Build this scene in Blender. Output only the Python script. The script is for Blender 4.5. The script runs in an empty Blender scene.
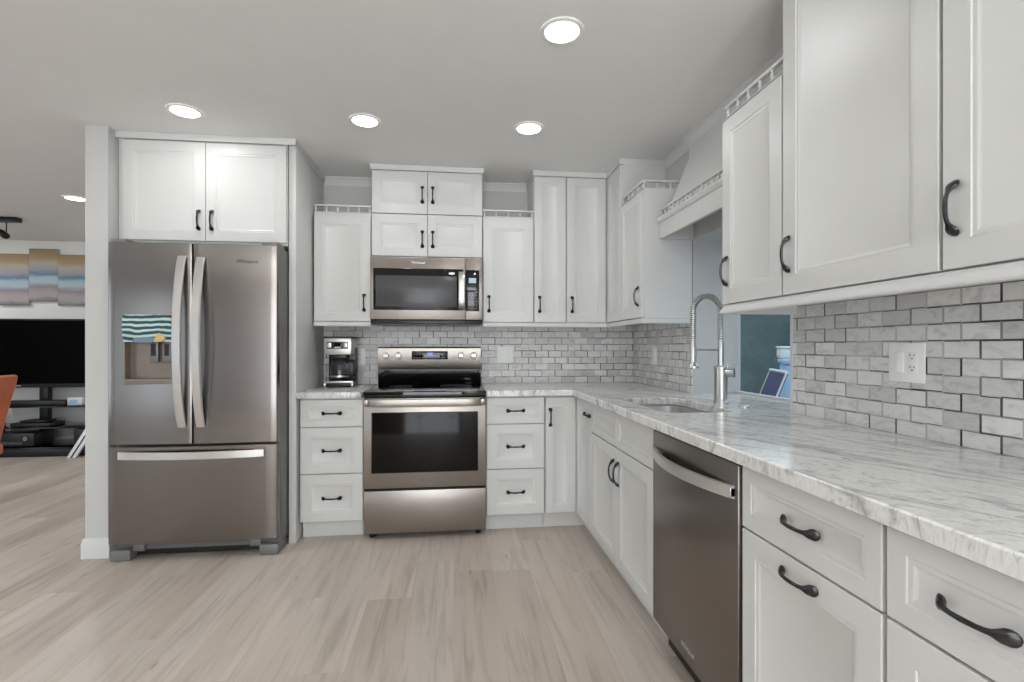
import bpy, bmesh, math, random
from math import pi, sin, cos, radians
from mathutils import Vector, Matrix
random.seed(7)
sc = bpy.context.scene
COL = sc.collection

# ------------------------------------------------------------------ camera, world, exposure
H = 1.193
cam = bpy.data.cameras.new('camera')
cam_o = bpy.data.objects.new('camera', cam)
COL.objects.link(cam_o)
cam.sensor_width = 36.0
cam.lens = 500.0 / 1024 * 36.0
cam.shift_y = 5.5 / 1024
cam.clip_start = 0.02
cam_o.location = (0, 0, H)
cam_o.rotation_euler = (pi / 2, 0, -math.atan(58 / 500.0))
sc.camera = cam_o
sc.view_settings.view_transform = 'Standard'
sc.view_settings.look = 'None'
sc.view_settings.gamma = 1.0
sc.view_settings.use_curve_mapping = False
sc.view_settings.exposure = 0.03
sc.cycles.use_denoising = True
sc.cycles.max_bounces = 10
sc.cycles.diffuse_bounces = 6
sc.cycles.sample_clamp_indirect = 6.0
sc.cycles.caustics_reflective = False
sc.cycles.caustics_refractive = False

world = bpy.data.worlds.new('overcast_sky')
sc.world = world
world.use_nodes = True
bg = world.node_tree.nodes['Background']
bg.inputs[0].default_value = (0.80, 0.89, 1.0, 1)
bg.inputs[1].default_value = 2.0

LED_POWER = 2.1        # each recessed ceiling light
FILL_REAR = 72.0          # added frontal fill light, unseen behind the camera
UPLIGHT = 130.0           # each added uplight behind the camera, bounced off the ceiling
LIVING_POWER = 13.0      # living-room ceiling lights, the visible one and the added ones
FILL_LEFT = 12.0         # added fill light from the unseen left side


def area(name, loc, rot, sx, sy, power, color, shape='RECTANGLE', parent=None):
    L = bpy.data.lights.new(name, 'AREA')
    L.shape = shape
    L.size = sx
    if shape == 'RECTANGLE':
        L.size_y = sy
    L.energy = power
    L.color = color
    o = bpy.data.objects.new(name, L)
    COL.objects.link(o)
    o.location = loc
    o.rotation_euler = rot
    if parent:
        o.parent = parent
    return o


area('fill_rear', (-.2, -3.42, 1.1), (radians(92), 0, 0), 2.8, 2.05, FILL_REAR, (0.93, 0.97, 1.0))  # area light added in the rear opening to brighten the fronts
area('fill_rear_side', (-5.75, -3.42, 1.1), (radians(92), 0, 0), 1.4, 2.05, 14.0, (0.72, 0.88, 1.0))  # added bluish light, tints the reflection in the left fridge door
area('fill_left', (-6.9, 1.2, 1.2), (radians(115), 0, radians(-90)), 2.6, 1.9, FILL_LEFT, (0.86, 0.94, 1.0))  # area light added at the left opening as side fill

# ------------------------------------------------------------------ materials


def lin(c):
    r = []
    for v in c[:3]:
        v /= 255.0
        r.append(v / 12.92 if v <= 0.04045 else ((v + 0.055) / 1.055) ** 2.4)
    return (r[0], r[1], r[2], 1)


class NT:
    def __init__(self, name):
        self.m = bpy.data.materials.new(name)
        self.m.use_nodes = True
        self.t = self.m.node_tree
        self.b = self.t.nodes['Principled BSDF']
        self.out = self.t.nodes['Material Output']

    def n(self, typ, **kw):
        nd = self.t.nodes.new(typ)
        for k, v in kw.items():
            setattr(nd, k, v)
        return nd

    def l(self, a, b):
        self.t.links.new(a, b)

    def setin(self, sock, v):
        if hasattr(v, 'is_output'):
            self.l(v, sock)
        else:
            sock.default_value = v

    def math(self, op, a, b=0.0, c=0.0):
        nd = self.n('ShaderNodeMath', operation=op)
        for i, v in enumerate((a, b, c)):
            self.setin(nd.inputs[i], v)
        return nd.outputs[0]

    def comb(self, x, y, z):
        nd = self.n('ShaderNodeCombineXYZ')
        for i, v in enumerate((x, y, z)):
            self.setin(nd.inputs[i], v)
        return nd.outputs[0]

    def coords(self):
        tc = self.n('ShaderNodeTexCoord')
        sp = self.n('ShaderNodeSeparateXYZ')
        self.l(tc.outputs['Object'], sp.inputs[0])
        return tc.outputs['Object'], sp.outputs[0], sp.outputs[1], sp.outputs[2]

    def noise(self, vec, scale, detail=4.0, rough=0.5, dist=0.0):
        nd = self.n('ShaderNodeTexNoise')
        self.l(vec, nd.inputs['Vector'])
        nd.inputs['Scale'].default_value = scale
        nd.inputs['Detail'].default_value = detail
        nd.inputs['Roughness'].default_value = rough
        nd.inputs['Distortion'].default_value = dist
        return nd.outputs['Fac']

    def white(self, vec):
        nd = self.n('ShaderNodeTexWhiteNoise', noise_dimensions='3D')
        self.l(vec, nd.inputs['Vector'])
        return nd.outputs['Value']

    def ramp(self, fac, stops):
        nd = self.n('ShaderNodeValToRGB')
        self.l(fac, nd.inputs[0])
        e = nd.color_ramp.elements
        while len(e) < len(stops):
            e.new(0.5)
        for el, (p, c) in zip(e, stops):
            el.position = p
            el.color = c
        return nd.outputs[0]

    def mix(self, fac, a, b, mode='MIX'):
        nd = self.n('ShaderNodeMix', data_type='RGBA', blend_type=mode)
        self.setin(nd.inputs[0], fac)
        self.setin(nd.inputs[6], a)
        self.setin(nd.inputs[7], b)
        return nd.outputs[2]

    def bump(self, h, strength, dist=0.01):
        nd = self.n('ShaderNodeBump')
        self.l(h, nd.inputs['Height'])
        nd.inputs['Strength'].default_value = strength
        nd.inputs['Distance'].default_value = dist
        self.l(nd.outputs[0], self.b.inputs['Normal'])


def paint(name, col, rough=0.4, var=0.02, metallic=0.0, scale=6.0, spec=0.5, coat=0.0, emit=None, estr=0.0):
    t = NT(name)
    v, x, y, z = t.coords()
    f = t.noise(v, scale, 3.0)
    c = lin(col)
    lo = tuple(max(0, k * (1 - var)) for k in c[:3]) + (1,)
    hi = tuple(min(1, k * (1 + var)) for k in c[:3]) + (1,)
    t.l(t.ramp(f, [(0.3, lo), (0.7, hi)]), t.b.inputs['Base Color'])
    t.b.inputs['Roughness'].default_value = rough
    t.b.inputs['Metallic'].default_value = metallic
    t.b.inputs['Specular IOR Level'].default_value = spec
    t.b.inputs['Coat Weight'].default_value = coat
    if emit:
        t.b.inputs['Emission Color'].default_value = lin(emit)
        t.b.inputs['Emission Strength'].default_value = estr
    return t.m


def steel(name, col, rough, aniso=0.6, axis='Z'):
    t = NT(name)
    v, x, y, z = t.coords()
    # fine brushing: noise stretched across the panel
    vec = t.comb(t.math('MULTIPLY', x, 2.0), t.math('MULTIPLY', y, 2.0), t.math('MULTIPLY', z, 500.0)) if axis == 'Z' else \
        t.comb(t.math('MULTIPLY', x, 260.0), t.math('MULTIPLY', y, 260.0), t.math('MULTIPLY', z, 2.0))
    f = t.noise(vec, 1.0, 2.0)
    c = lin(col)
    t.l(t.ramp(f, [(0.2, tuple(k * .975 for k in c[:3]) + (1,)), (0.8, tuple(min(1, k * 1.025) for k in c[:3]) + (1,))]), t.b.inputs['Base Color'])
    t.b.inputs['Metallic'].default_value = 1.0
    t.l(t.math('ADD', t.math('MULTIPLY', f, 0.02), rough - .01), t.b.inputs['Roughness'])
    if aniso:
        tg = t.n('ShaderNodeTangent', direction_type='RADIAL', axis='Z')
        t.b.inputs['Anisotropic'].default_value = aniso
        t.l(tg.outputs[0], t.b.inputs['Tangent'])
    return t.m


def floor_mat():
    t = NT('greige_wood_planks')
    v, x, y, z = t.coords()
    Wp, Lp = 0.2, 1.5
    col = t.math('FLOOR', t.math('DIVIDE', x, Wp))
    off = t.white(t.comb(col, 3.0, 0.0))
    yy = t.math('ADD', t.math('DIVIDE', y, Lp), off)
    row = t.math('FLOOR', yy)
    h = t.white(t.comb(col, row, 1.0))
    h2 = t.white(t.comb(col, row, 7.0))
    fx = t.math('FRACT', t.math('DIVIDE', x, Wp))
    fy = t.math('FRACT', yy)
    dx = t.math('MULTIPLY', t.math('MINIMUM', fx, t.math('SUBTRACT', 1.0, fx)), Wp)
    dy = t.math('MULTIPLY', t.math('MINIMUM', fy, t.math('SUBTRACT', 1.0, fy)), Lp)
    seam = t.math('MAXIMUM', t.math('LESS_THAN', dx, 0.0009), t.math('LESS_THAN', dy, 0.0012))
    gv = t.comb(t.math('ADD', t.math('MULTIPLY', x, 26.0), t.math('MULTIPLY', h, 50.0)), t.math('MULTIPLY', y, 1.6), t.math('MULTIPLY', h2, 9.0))
    grain = t.noise(gv, 1.0, 6.0, 0.6, 0.6)
    gv2 = t.comb(t.math('ADD', t.math('MULTIPLY', x, 5.0), t.math('MULTIPLY', h2, 31.0)), t.math('MULTIPLY', y, 0.9), h)
    broad = t.noise(gv2, 1.0, 3.0, 0.5)
    base = t.ramp(h, [(0.0, lin((178, 166, 155))), (0.35, lin((190, 178, 167))), (0.7, lin((197, 187, 177))), (1.0, lin((184, 174, 165)))])
    g = t.ramp(grain, [(0.28, (0.74, 0.72, 0.7, 1)), (0.5, (1, 1, 1, 1)), (0.8, (1.07, 1.07, 1.07, 1))])
    c = t.mix(1.0, base, g, 'MULTIPLY')
    b2 = t.ramp(broad, [(0.3, (0.87, 0.86, 0.85, 1)), (0.7, (1.06, 1.06, 1.07, 1))])
    c = t.mix(1.0, c, b2, 'MULTIPLY')
    # small knots
    kv = t.comb(t.math('MULTIPLY', x, 9.0), t.math('MULTIPLY', y, 2.2), 0.0)
    vor = t.n('ShaderNodeTexVoronoi')
    t.l(kv, vor.inputs['Vector'])
    vor.inputs['Scale'].default_value = 1.0
    knot = t.ramp(vor.outputs['Distance'], [(0.02, (0.62, 0.58, 0.54, 1)), (0.09, (1, 1, 1, 1))])
    c = t.mix(1.0, c, knot, 'MULTIPLY')
    c = t.mix(t.math('MULTIPLY', seam, 0.22), c, lin((112, 97, 84)))
    t.l(c, t.b.inputs['Base Color'])
    t.l(t.math('ADD', 0.36, t.math('MULTIPLY', grain, 0.12)), t.b.inputs['Roughness'])
    t.bump(t.math('SUBTRACT', grain, seam), 0.06, 0.002)
    return t.m


def marble_counter():
    t = NT('grey_veined_marble')
    v, x, y, z = t.coords()
    # veins run slantwise along the worktop, wandering
    xo, yo = x, y
    x = t.math('ADD', t.math('MULTIPLY', xo, 0.89), t.math('MULTIPLY', yo, 0.46))
    y = t.math('SUBTRACT', t.math('MULTIPLY', yo, 0.89), t.math('MULTIPLY', xo, 0.46))
    w = t.noise(v, 1.6, 3.0)
    xx = t.math('ADD', x, t.math('MULTIPLY', t.math('SUBTRACT', w, 0.5), 0.28))
    zz = t.math('MULTIPLY', z, 7.0)
    v1 = t.comb(t.math('MULTIPLY', xx, 30.0), t.math('MULTIPLY', y, 17.0), zz)
    n1 = t.noise(v1, 1.0, 9.0, 0.66, 1.3)
    v2 = t.comb(t.math('MULTIPLY', xx, 80.0), t.math('MULTIPLY', y, 42.0), t.math('MULTIPLY', z, 24.0))
    n2 = t.noise(v2, 1.0, 6.0, 0.65, 1.6)
    v3 = t.comb(t.math('ADD', t.math('MULTIPLY', xx, 5.2), 3.3), t.math('MULTIPLY', y, 1.05), t.math('MULTIPLY', z, 2.0))
    n3 = t.noise(v3, 1.0, 7.0, 0.55, 0.7)
    line = t.math('ABSOLUTE', t.math('SUBTRACT', n3, 0.5))
    vein = t.ramp(line, [(0.0, (0.42, 0.42, 0.43, 1)), (0.008, (0.66, 0.66, 0.67, 1)), (0.035, (1, 1, 1, 1))])
    c = t.ramp(n1, [(0.30, lin((150, 150, 150))), (0.40, lin((200, 199, 197))), (0.48, lin((222, 221, 218))), (0.8, lin((228, 227, 224)))])
    c2 = t.ramp(n2, [(0.30, (0.55, 0.55, 0.56, 1)), (0.43, (0.93, 0.93, 0.93, 1)), (0.6, (1.03, 1.03, 1.03, 1))])
    c = t.mix(1.0, c, c2, 'MULTIPLY')
    c = t.mix(0.8, c, vein, 'MULTIPLY')
    t.l(c, t.b.inputs['Base Color'])
    t.b.inputs['Roughness'].default_value = 0.14
    t.b.inputs['Specular IOR Level'].default_value = 0.5
    return t.m


def tile_mat(name, axis, dark_bias):
    t = NT(name)
    v, x, y, z = t.coords()
    u = x if axis == 'x' else y
    L, p = 0.1035, 0.0497
    vv = t.math('DIVIDE', t.math('SUBTRACT', z, 0.9115), p)
    row = t.math('FLOOR', vv)
    par = t.math('MULTIPLY', t.math('FLOORED_MODULO', row, 2.0), 0.5)
    uu = t.math('ADD', t.math('DIVIDE', u, L), par)
    cell = t.math('FLOOR', uu)
    fx = t.math('FRACT', uu)
    fy = t.math('FRACT', vv)
    dx = t.math('MULTIPLY', t.math('MINIMUM', fx, t.math('SUBTRACT', 1.0, fx)), L)
    dy = t.math('MULTIPLY', t.math('MINIMUM', fy, t.math('SUBTRACT', 1.0, fy)), p)
    jv = t.math('LESS_THAN', dx, 0.0032)
    jh = t.math('LESS_THAN', dy, 0.0029)
    joint = t.math('MAXIMUM', jv, jh)
    hv = t.white(t.comb(t.math('ROUND', uu), row, 2.0))
    hh = t.white(t.comb(t.math('FLOOR', t.math('MULTIPLY', uu, 2.0)), t.math('ROUND', vv), 5.0))
    hj = t.math('ADD', t.math('MULTIPLY', hv, jv), t.math('MULTIPLY', hh, t.math('SUBTRACT', 1.0, jv)))
    big = t.noise(v, 2.3, 2.0)
    hj = t.math('ADD', hj, t.math('MULTIPLY', t.math('SUBTRACT', big, 0.5), 1.5))
    hj = t.math('ADD', hj, dark_bias)
    jc = t.ramp(hj, [(0.25, lin((188, 186, 183))), (0.55, lin((150, 148, 146))), (0.80, lin((112, 111, 110))), (1.0, lin((38, 38, 40)))])
    ht = t.white(t.comb(cell, row, 9.0))
    tv = t.comb(t.math('ADD', t.math('MULTIPLY', u, 14.0), t.math('MULTIPLY', ht, 40.0)), t.math('MULTIPLY', z, 26.0), t.math('MULTIPLY', ht, 17.0))
    vn = t.noise(tv, 1.0, 6.0, 0.6, 1.5)
    base = t.ramp(ht, [(0.0, lin((196, 195, 193))), (0.4, lin((214, 213, 210))), (1.0, lin((226, 225, 222)))])
    ve = t.ramp(vn, [(0.32, (0.74, 0.74, 0.75, 1)), (0.48, (0.97, 0.97, 0.97, 1)), (0.7, (1.03, 1.03, 1.03, 1))])
    c = t.mix(1.0, base, ve, 'MULTIPLY')
    c = t.mix(joint, c, jc)
    t.l(c, t.b.inputs['Base Color'])
    t.b.inputs['Roughness'].default_value = 0.42
    t.bump(t.math('SUBTRACT', 1.0, joint), 0.25, 0.003)
    return t.m


def art_mat(name, sx, k):
    t = NT(name)
    v, x, y, z = t.coords()
    n = t.noise(t.comb(t.math('ADD', t.math('MULTIPLY', x, 4.0), k), 0.0, t.math('MULTIPLY', z, 11.0)), 1.0, 6.0, 0.6, 0.8)
    zz = t.math('ADD', t.math('DIVIDE', z, 0.6), t.math('MULTIPLY', t.math('SUBTRACT', n, 0.5), 0.16))
    c = t.ramp(zz, [(0.0, lin((112, 106, 104))), (0.1, lin((168, 165, 166))), (0.2, lin((176, 160, 158))), (0.3, lin((140, 138, 148))),
                    (0.38, lin((186, 190, 196))), (0.47, lin((160, 196, 206))), (0.54, lin((108, 126, 150))), (0.62, lin((156, 162, 170))),
                    (0.74, lin((182, 176, 164))), (0.86, lin((172, 150, 112))), (1.0, lin((150, 132, 98)))])
    t.l(c, t.b.inputs['Base Color'])
    t.b.inputs['Roughness'].default_value = 0.6
    return t.m


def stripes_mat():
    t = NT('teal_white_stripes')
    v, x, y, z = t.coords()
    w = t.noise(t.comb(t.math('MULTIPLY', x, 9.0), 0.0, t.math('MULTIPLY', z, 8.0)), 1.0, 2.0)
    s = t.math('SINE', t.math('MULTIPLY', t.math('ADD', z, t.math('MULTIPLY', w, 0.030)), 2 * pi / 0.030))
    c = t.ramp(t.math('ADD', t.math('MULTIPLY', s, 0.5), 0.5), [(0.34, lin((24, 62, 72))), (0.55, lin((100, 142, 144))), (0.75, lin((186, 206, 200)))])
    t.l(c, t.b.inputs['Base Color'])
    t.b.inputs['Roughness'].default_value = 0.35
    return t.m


def window_glass():
    t = NT('window_glass')
    tr = t.n('ShaderNodeBsdfTransparent')
    gl = t.n('ShaderNodeBsdfGlossy')
    gl.inputs['Roughness'].default_value = 0.02
    fr = t.n('ShaderNodeFresnel')
    ge = t.n('ShaderNodeNewGeometry')
    t.l(t.math('ADD', 1.45, t.math('MULTIPLY', ge.outputs['Backfacing'], 1 / 1.45 - 1.45)), fr.inputs[0])
    mx = t.n('ShaderNodeMixShader')
    t.l(fr.outputs[0], mx.inputs[0])
    t.l(tr.outputs[0], mx.inputs[1])
    t.l(gl.outputs[0], mx.inputs[2])
    t.l(mx.outputs[0], t.out.inputs[0])
    tr.inputs[0].default_value = (0.93, 0.96, 0.97, 1)
    return t.m


def jug_glass():
    t = NT('carafe_glass')
    t.b.inputs['Transmission Weight'].default_value = 1.0
    t.b.inputs['Roughness'].default_value = 0.02
    t.b.inputs['IOR'].default_value = 1.3
    v, x, y, z = t.coords()
    t.l(t.ramp(t.noise(v, 8.0), [(0, (.95, .95, .95, 1)), (1, (1, 1, 1, 1))]), t.b.inputs['Base Color'])
    return t.m


def hedge_mat():
    t = NT('teal_stucco')
    v, x, y, z = t.coords()
    f = t.noise(v, 2.2, 7.0, 0.7, 1.0)
    t.l(t.ramp(f, [(0.3, lin((56, 78, 80))), (0.55, lin((72, 96, 97))), (0.8, lin((94, 118, 116)))]), t.b.inputs['Base Color'])
    t.b.inputs['Roughness'].default_value = 0.8
    return t.m


M_wall = paint('white_wall_paint', (190, 190, 188), 0.7, 0.012)
M_wfar = paint('bright_white_wall_paint', (236, 236, 233), 0.6, 0.01)
M_taupe_wall = paint('taupe_accent_wall', (126, 110, 98), 0.8, 0.03)
M_ceil = paint('ceiling_paint', (224, 224, 222), 0.85, 0.012)
M_cab = paint('white_cabinet_paint', (206, 206, 203), 0.33, 0.01)
M_trim = paint('white_trim_paint', (206, 206, 204), 0.45, 0.01)
M_cabin = paint('cabinet_interior', (190, 188, 184), 0.6, 0.02)
M_black = paint('black_wrought_iron', (13, 12, 12), 0.24, 0.2, 0.0, 60, 0.6)
M_bplas = paint('black_plastic', (17, 17, 18), 0.35, 0.1)
M_bglass = paint('black_glass', (7, 7, 8), 0.05, 0.1, 0.0, 5, 0.6)
M_dglass = paint('oven_window_glass', (16, 14, 12), 0.1, 0.1, 0.0, 5, 0.22)
M_mwglass = paint('microwave_window_mesh', (78, 78, 80), 0.2, 0.05, 0.0, 300, 0.3)
M_steel = steel('brushed_stainless', (158, 151, 144), 0.33, 0.65)
M_steel_fr = steel('fridge_stainless', (132, 127, 123), 0.22, 0.75)
M_steel_dw = steel('dark_stainless', (140, 133, 128), 0.3, 0.65)
M_handle = paint('handle_stainless', (204, 201, 197), 0.32, 0.02, 0.75)
M_chrome = paint('brushed_nickel', (196, 195, 192), 0.34, 0.03, 1.0)
M_sink = paint('sink_steel', (205, 205, 203), 0.38, 0.03, 0.85)
M_fside = paint('fridge_side_grey', (120, 119, 118), 0.45, 0.03, 0.4)
M_taupe = paint('dispenser_taupe', (128, 117, 108), 0.35, 0.03, 0.5)
M_floor = floor_mat()
M_marble = marble_counter()
M_tile_b = tile_mat('marble_mosaic_x', 'x', 0.05)
M_tile_r = tile_mat('marble_mosaic_y', 'y', 0.04)
M_plate = paint('white_wall_plate', (240, 240, 236), 0.35, 0.01)
M_slot = paint('outlet_slot_black', (20, 20, 20), 0.6, 0.1)
M_lens = paint('led_lens', (255, 255, 252), 0.4, 0.0, emit=(255, 252, 246), estr=14.0)
M_ring = paint('led_trim_white', (232, 232, 228), 0.5, 0.01)
M_lcd = paint('lit_blue_display', (20, 30, 60), 0.2, 0.05, emit=(92, 120, 230), estr=1.1)
M_lcd2 = paint('lit_grey_display', (120, 150, 160), 0.2, 0.05, emit=(150, 178, 190), estr=0.45)
M_btn = paint('button_grey_print', (110, 110, 112), 0.4, 0.05)
M_logo = paint('silver_lettering', (205, 205, 205), 0.3, 0.02, 0.8)
M_dlogo = paint('dark_lettering', (40, 36, 34), 0.4, 0.05)
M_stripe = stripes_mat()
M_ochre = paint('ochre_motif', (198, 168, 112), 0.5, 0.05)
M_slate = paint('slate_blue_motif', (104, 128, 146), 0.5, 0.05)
M_glass = window_glass()
M_jug = jug_glass()
M_leather = paint('reddish_brown_wood', (186, 98, 62), 0.3, 0.14, 0.0, 9, 0.5, 0.3)
M_deck = paint('lanai_concrete', (150, 152, 150), 0.8, 0.06)
M_teal = hedge_mat()
M_navy = paint('navy_fabric', (16, 32, 92), 0.75, 0.1)
M_lblue = paint('light_blue_plastic', (150, 186, 216), 0.4, 0.03)
M_wplas = paint('white_plastic', (216, 222, 224), 0.4, 0.02)
M_screen = paint('tv_screen_black', (3, 3, 4), 0.4, 0.1, 0, 5, 0.03)
M_art = [art_mat('seascape_paint_%s' % c, .3, k) for c, k in (('one', 0.0), ('two', 3.1), ('three', 7.7))]
M_canvas = paint('canvas_edge', (190, 180, 160), 0.8, 0.03)

# ------------------------------------------------------------------ mesh helpers


class MB:
    def __init__(self):
        self.bm = bmesh.new()

    def box(self, x0, x1, y0, y1, z0, z1, bev=0.0, seg=2):
        r = bmesh.ops.create_cube(self.bm, size=1.0)
        vs = r['verts']
        for v in vs:
            v.co = Vector((x0 + (v.co.x + .5) * (x1 - x0), y0 + (v.co.y + .5) * (y1 - y0), z0 + (v.co.z + .5) * (z1 - z0)))
        if bev > 0:
            es = set()
            for v in vs:
                es.update(v.link_edges)
            bmesh.ops.bevel(self.bm, geom=list(es), offset=bev, segments=seg, profile=0.5, affect='EDGES')
        return self

    def quadstrip(self, rings, closed=True, cap0=True, cap1=True):
        vr = [[self.bm.verts.new(p) for p in ring] for ring in rings]
        n = len(vr[0])
        for a, b in zip(vr[:-1], vr[1:]):
            for i in range(n if closed else n - 1):
                j = (i + 1) % n
                try:
                    self.bm.faces.new((a[i], a[j], b[j], b[i]))
                except ValueError:
                    pass
        if cap0:
            self.bm.faces.new(list(reversed(vr[0])))
        if cap1:
            self.bm.faces.new(vr[-1])
        return self

    def tube(self, pts, rad, n=12, cap=True, closed_path=False):
        pts = [Vector(p) for p in pts]
        if not hasattr(rad, '__len__'):
            rad = [rad] * len(pts)
        rings = []
        up = None
        for i, p in enumerate(pts):
            a = pts[max(0, i - 1)]
            b = pts[min(len(pts) - 1, i + 1)]
            d = (b - a).normalized()
            if up is None:
                up = Vector((0, 0, 1)) if abs(d.z) < .9 else Vector((1, 0, 0))
            s = d.cross(up)
            if s.length < 1e-5:
                s = d.orthogonal()
            s.normalize()
            up = s.cross(d).normalized()
            rings.append([p + (s * cos(2 * pi * k / n) + up * sin(2 * pi * k / n)) * rad[i] for k in range(n)])
        return self.quadstrip(rings, True, cap, cap)

    def lathe(self, prof, o=(0, 0, 0), axis='z', n=24, cap=True):
        rings = []
        for r, h in prof:
            ring = []
            for k in range(n):
                a = 2 * pi * k / n
                c, s = r * cos(a), r * sin(a)
                if axis == 'z':
                    q = (o[0] + c, o[1] + s, o[2] + h)
                elif axis == 'y':
                    q = (o[0] + c, o[1] + h, o[2] + s)
                else:
                    q = (o[0] + h, o[1] + c, o[2] + s)
                ring.append(q)
            rings.append(ring)
        return self.quadstrip(rings, True, cap, cap)

    def prism(self, poly, z0, z1, axis='z'):
        """poly of 2D points; axis z: (x,y); axis x: (y,z); axis y: (x,z)"""
        def P(a, b, h):
            return (a, b, h) if axis == 'z' else ((h, a, b) if axis == 'x' else (a, h, b))
        return self.quadstrip([[P(a, b, z0) for a, b in poly], [P(a, b, z1) for a, b in poly]])

    def front(self, w, h, t=0.02, s=0.058, x0=0, z0=0, y=0.0, flat=False):
        """door/drawer front: recessed panel with stepped moulding, front towards -y"""
        b = 0.0018
        prof = [(0.0, t), (0.0, b), (b, 0.0)]
        if not flat:
            prof += [(s, 0.0), (s + .0025, .0028), (s + .010, .0028), (s + .0125, .0042), (s + .020, .0078)]
        rings = []
        for ins, dep in prof:
            rings.append([(x0 + ins, y + dep, z0 + ins), (x0 + w - ins, y + dep, z0 + ins),
                          (x0 + w - ins, y + dep, z0 + h - ins), (x0 + ins, y + dep, z0 + h - ins)])
        return self.quadstrip(rings)

    def sweep(self, path, prof, closed=False):
        """horizontal moulding along a 2D path, room on the right-hand side; prof = (out, z)"""
        n = len(path)
        P = [Vector((p[0], p[1])) for p in path]
        rings = []
        for i in range(n):
            ds = []
            if i > 0:
                ds.append((P[i] - P[i - 1]).normalized())
            if i < n - 1:
                ds.append((P[i + 1] - P[i]).normalized())
            ns = [Vector((d.y, -d.x)) for d in ds]
            if len(ns) == 1:
                m = ns[0]
            else:
                m = (ns[0] + ns[1])
                m = m / max(1e-6, (1 + ns[0].dot(ns[1])))
            rings.append([(P[i].x + m.x * o, P[i].y + m.y * o, z) for o, z in prof])
        return self.quadstrip(rings)

    def loft_pull(self, L=0.124, out=0.030):
        """wrought pull along x, standing off towards -y"""
        pts = [(-.5, .0008, .002, .001), (-.49, .002, .007, .0025), (-.46, .005, .0115, .0055), (-.42, .008, .0132, .0085), (-.37, .0115, .0120, .0098), (-.33, .0155, .0085, .0082),
               (-.29, .0195, .0056, .0058), (-.24, .0235, .0046, .005), (-.16, .0262, .0043, .0045), (-.08, .0272, .0045, .0045), (0, .0276, .0048, .0048)]
        pts = pts + [(-a, b, c, d) for a, b, c, d in reversed(pts[:-1])]
        rings = []
        for s, o, w, h in pts:
            o = o * out / .03
            rings.append([(s * L, -o + h * sin(2 * pi * k / 10) * 1.0, w * cos(2 * pi * k / 10)) for k in range(10)])
        return self.quadstrip(rings)

    def mesh(self, name, mat, smooth=True):
        bmesh.ops.recalc_face_normals(self.bm, faces=self.bm.faces[:])
        me = bpy.data.meshes.new(name)
        self.bm.to_mesh(me)
        self.bm.free()
        if smooth:
            for p in me.polygons:
                p.use_smooth = True
            me.set_sharp_from_angle(angle=radians(32))
        me.materials.append(mat)
        return me

    def obj(self, name, mat, parent=None, loc=None, label=None):
        o = bpy.data.objects.new(name, self.mesh(name, mat))
        COL.objects.link(o)
        if parent:
            o.parent = parent
        if loc:
            o.location = loc
        if label:
            o['label'] = label
        return o


def inst(name, me, parent, loc=(0, 0, 0), rot=(0, 0, 0)):
    o = bpy.data.objects.new(name, me)
    COL.objects.link(o)
    o.parent = parent
    o.location = loc
    o.rotation_euler = rot
    return o


def thing(name, label, cat, loc=(0, 0, 0), rotz=0.0, group=None):
    o = bpy.data.objects.new(name, None)
    o.empty_display_size = 0.05
    COL.objects.link(o)
    o.location = loc
    o.rotation_euler = (0, 0, rotz)
    o['label'] = label
    o['category'] = cat
    if group:
        o['group'] = group
    return o


def tag(o, label, cat, group=None):
    o['label'] = label
    o['category'] = cat
    if group:
        o['group'] = group
    return o


def struct(mb, name, mat, label=None):
    o = mb.obj(name, mat)
    o['kind'] = 'structure'
    if label:
        o['label'] = label
    return o


def text(body, size, mat, parent, loc, rot, name='logo', depth=0.0006):
    cu = bpy.data.curves.new(name, 'FONT')
    cu.body = body
    cu.size = size
    cu.extrude = depth
    cu.align_x = 'CENTER'
    cu.align_y = 'CENTER'
    tmp = bpy.data.objects.new('tmp', cu)
    COL.objects.link(tmp)
    dg = bpy.context.evaluated_depsgraph_get()
    me = bpy.data.meshes.new_from_object(tmp.evaluated_get(dg))
    bpy.data.objects.remove(tmp)
    me.materials.clear()
    me.materials.append(mat)
    return inst(name, me, parent, loc, rot)


# ------------------------------------------------------------------ the room
YW, XW, CZ = 3.815, 1.415, 2.44
UF, RF = 3.502, 1.095          # faces of the wall-cabinet doors (back wall, right wall)
BF, BX = 3.185, 0.790          # faces of the base-cabinet doors
WY0, WY1, WZ0, WZ1, WT = 1.955, 2.835, 0.876, 1.827, 0.30   # pass-through window
LX, RY, FY = -7.0, -3.5, 6.5   # left, rear, far limits

struct(MB().box(LX, XW + .0, RY, FY, -.06, 0), 'floor', M_floor)
struct(MB().box(LX - .1, XW + WT, RY - .1, FY + .1, CZ, CZ + .1), 'ceiling', M_ceil)
struct(MB().box(-2.064, XW + WT, YW, YW + .12, 0, CZ), 'wall_back', M_wall)
w = MB()
w.box(XW, XW + WT, RY, WY0, 0, CZ)
w.box(XW, XW + WT, WY1, YW, 0, CZ)
w.box(XW, XW + WT, WY0, WY1, 0, WZ0 - .004)
w.box(XW, XW + WT, WY0, WY1, WZ1, CZ)
struct(w, 'wall_right', M_wall)
struct(MB().box(-2.064, -1.945, 3.075, YW, 0, CZ), 'wall_niche', M_wall)
struct(MB().box(LX, XW + WT, FY, FY + .1, 0, CZ), 'wall_far', M_wfar)
w = MB()
w.box(LX - .1, LX, RY, -.2, 0, CZ)
w.box(LX - .1, LX, 2.6, FY, 0, CZ)
w.box(LX - .1, LX, -.2, 2.6, 0, .25)
w.box(LX - .1, LX, -.2, 2.6, 2.15, CZ)
struct(w, 'wall_left', M_wall)
w = MB()
w.box(LX, -6.5, RY - .1, RY, 0, CZ)
w.box(-5.0, -1.6, RY - .1, RY, 0, CZ)
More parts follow.
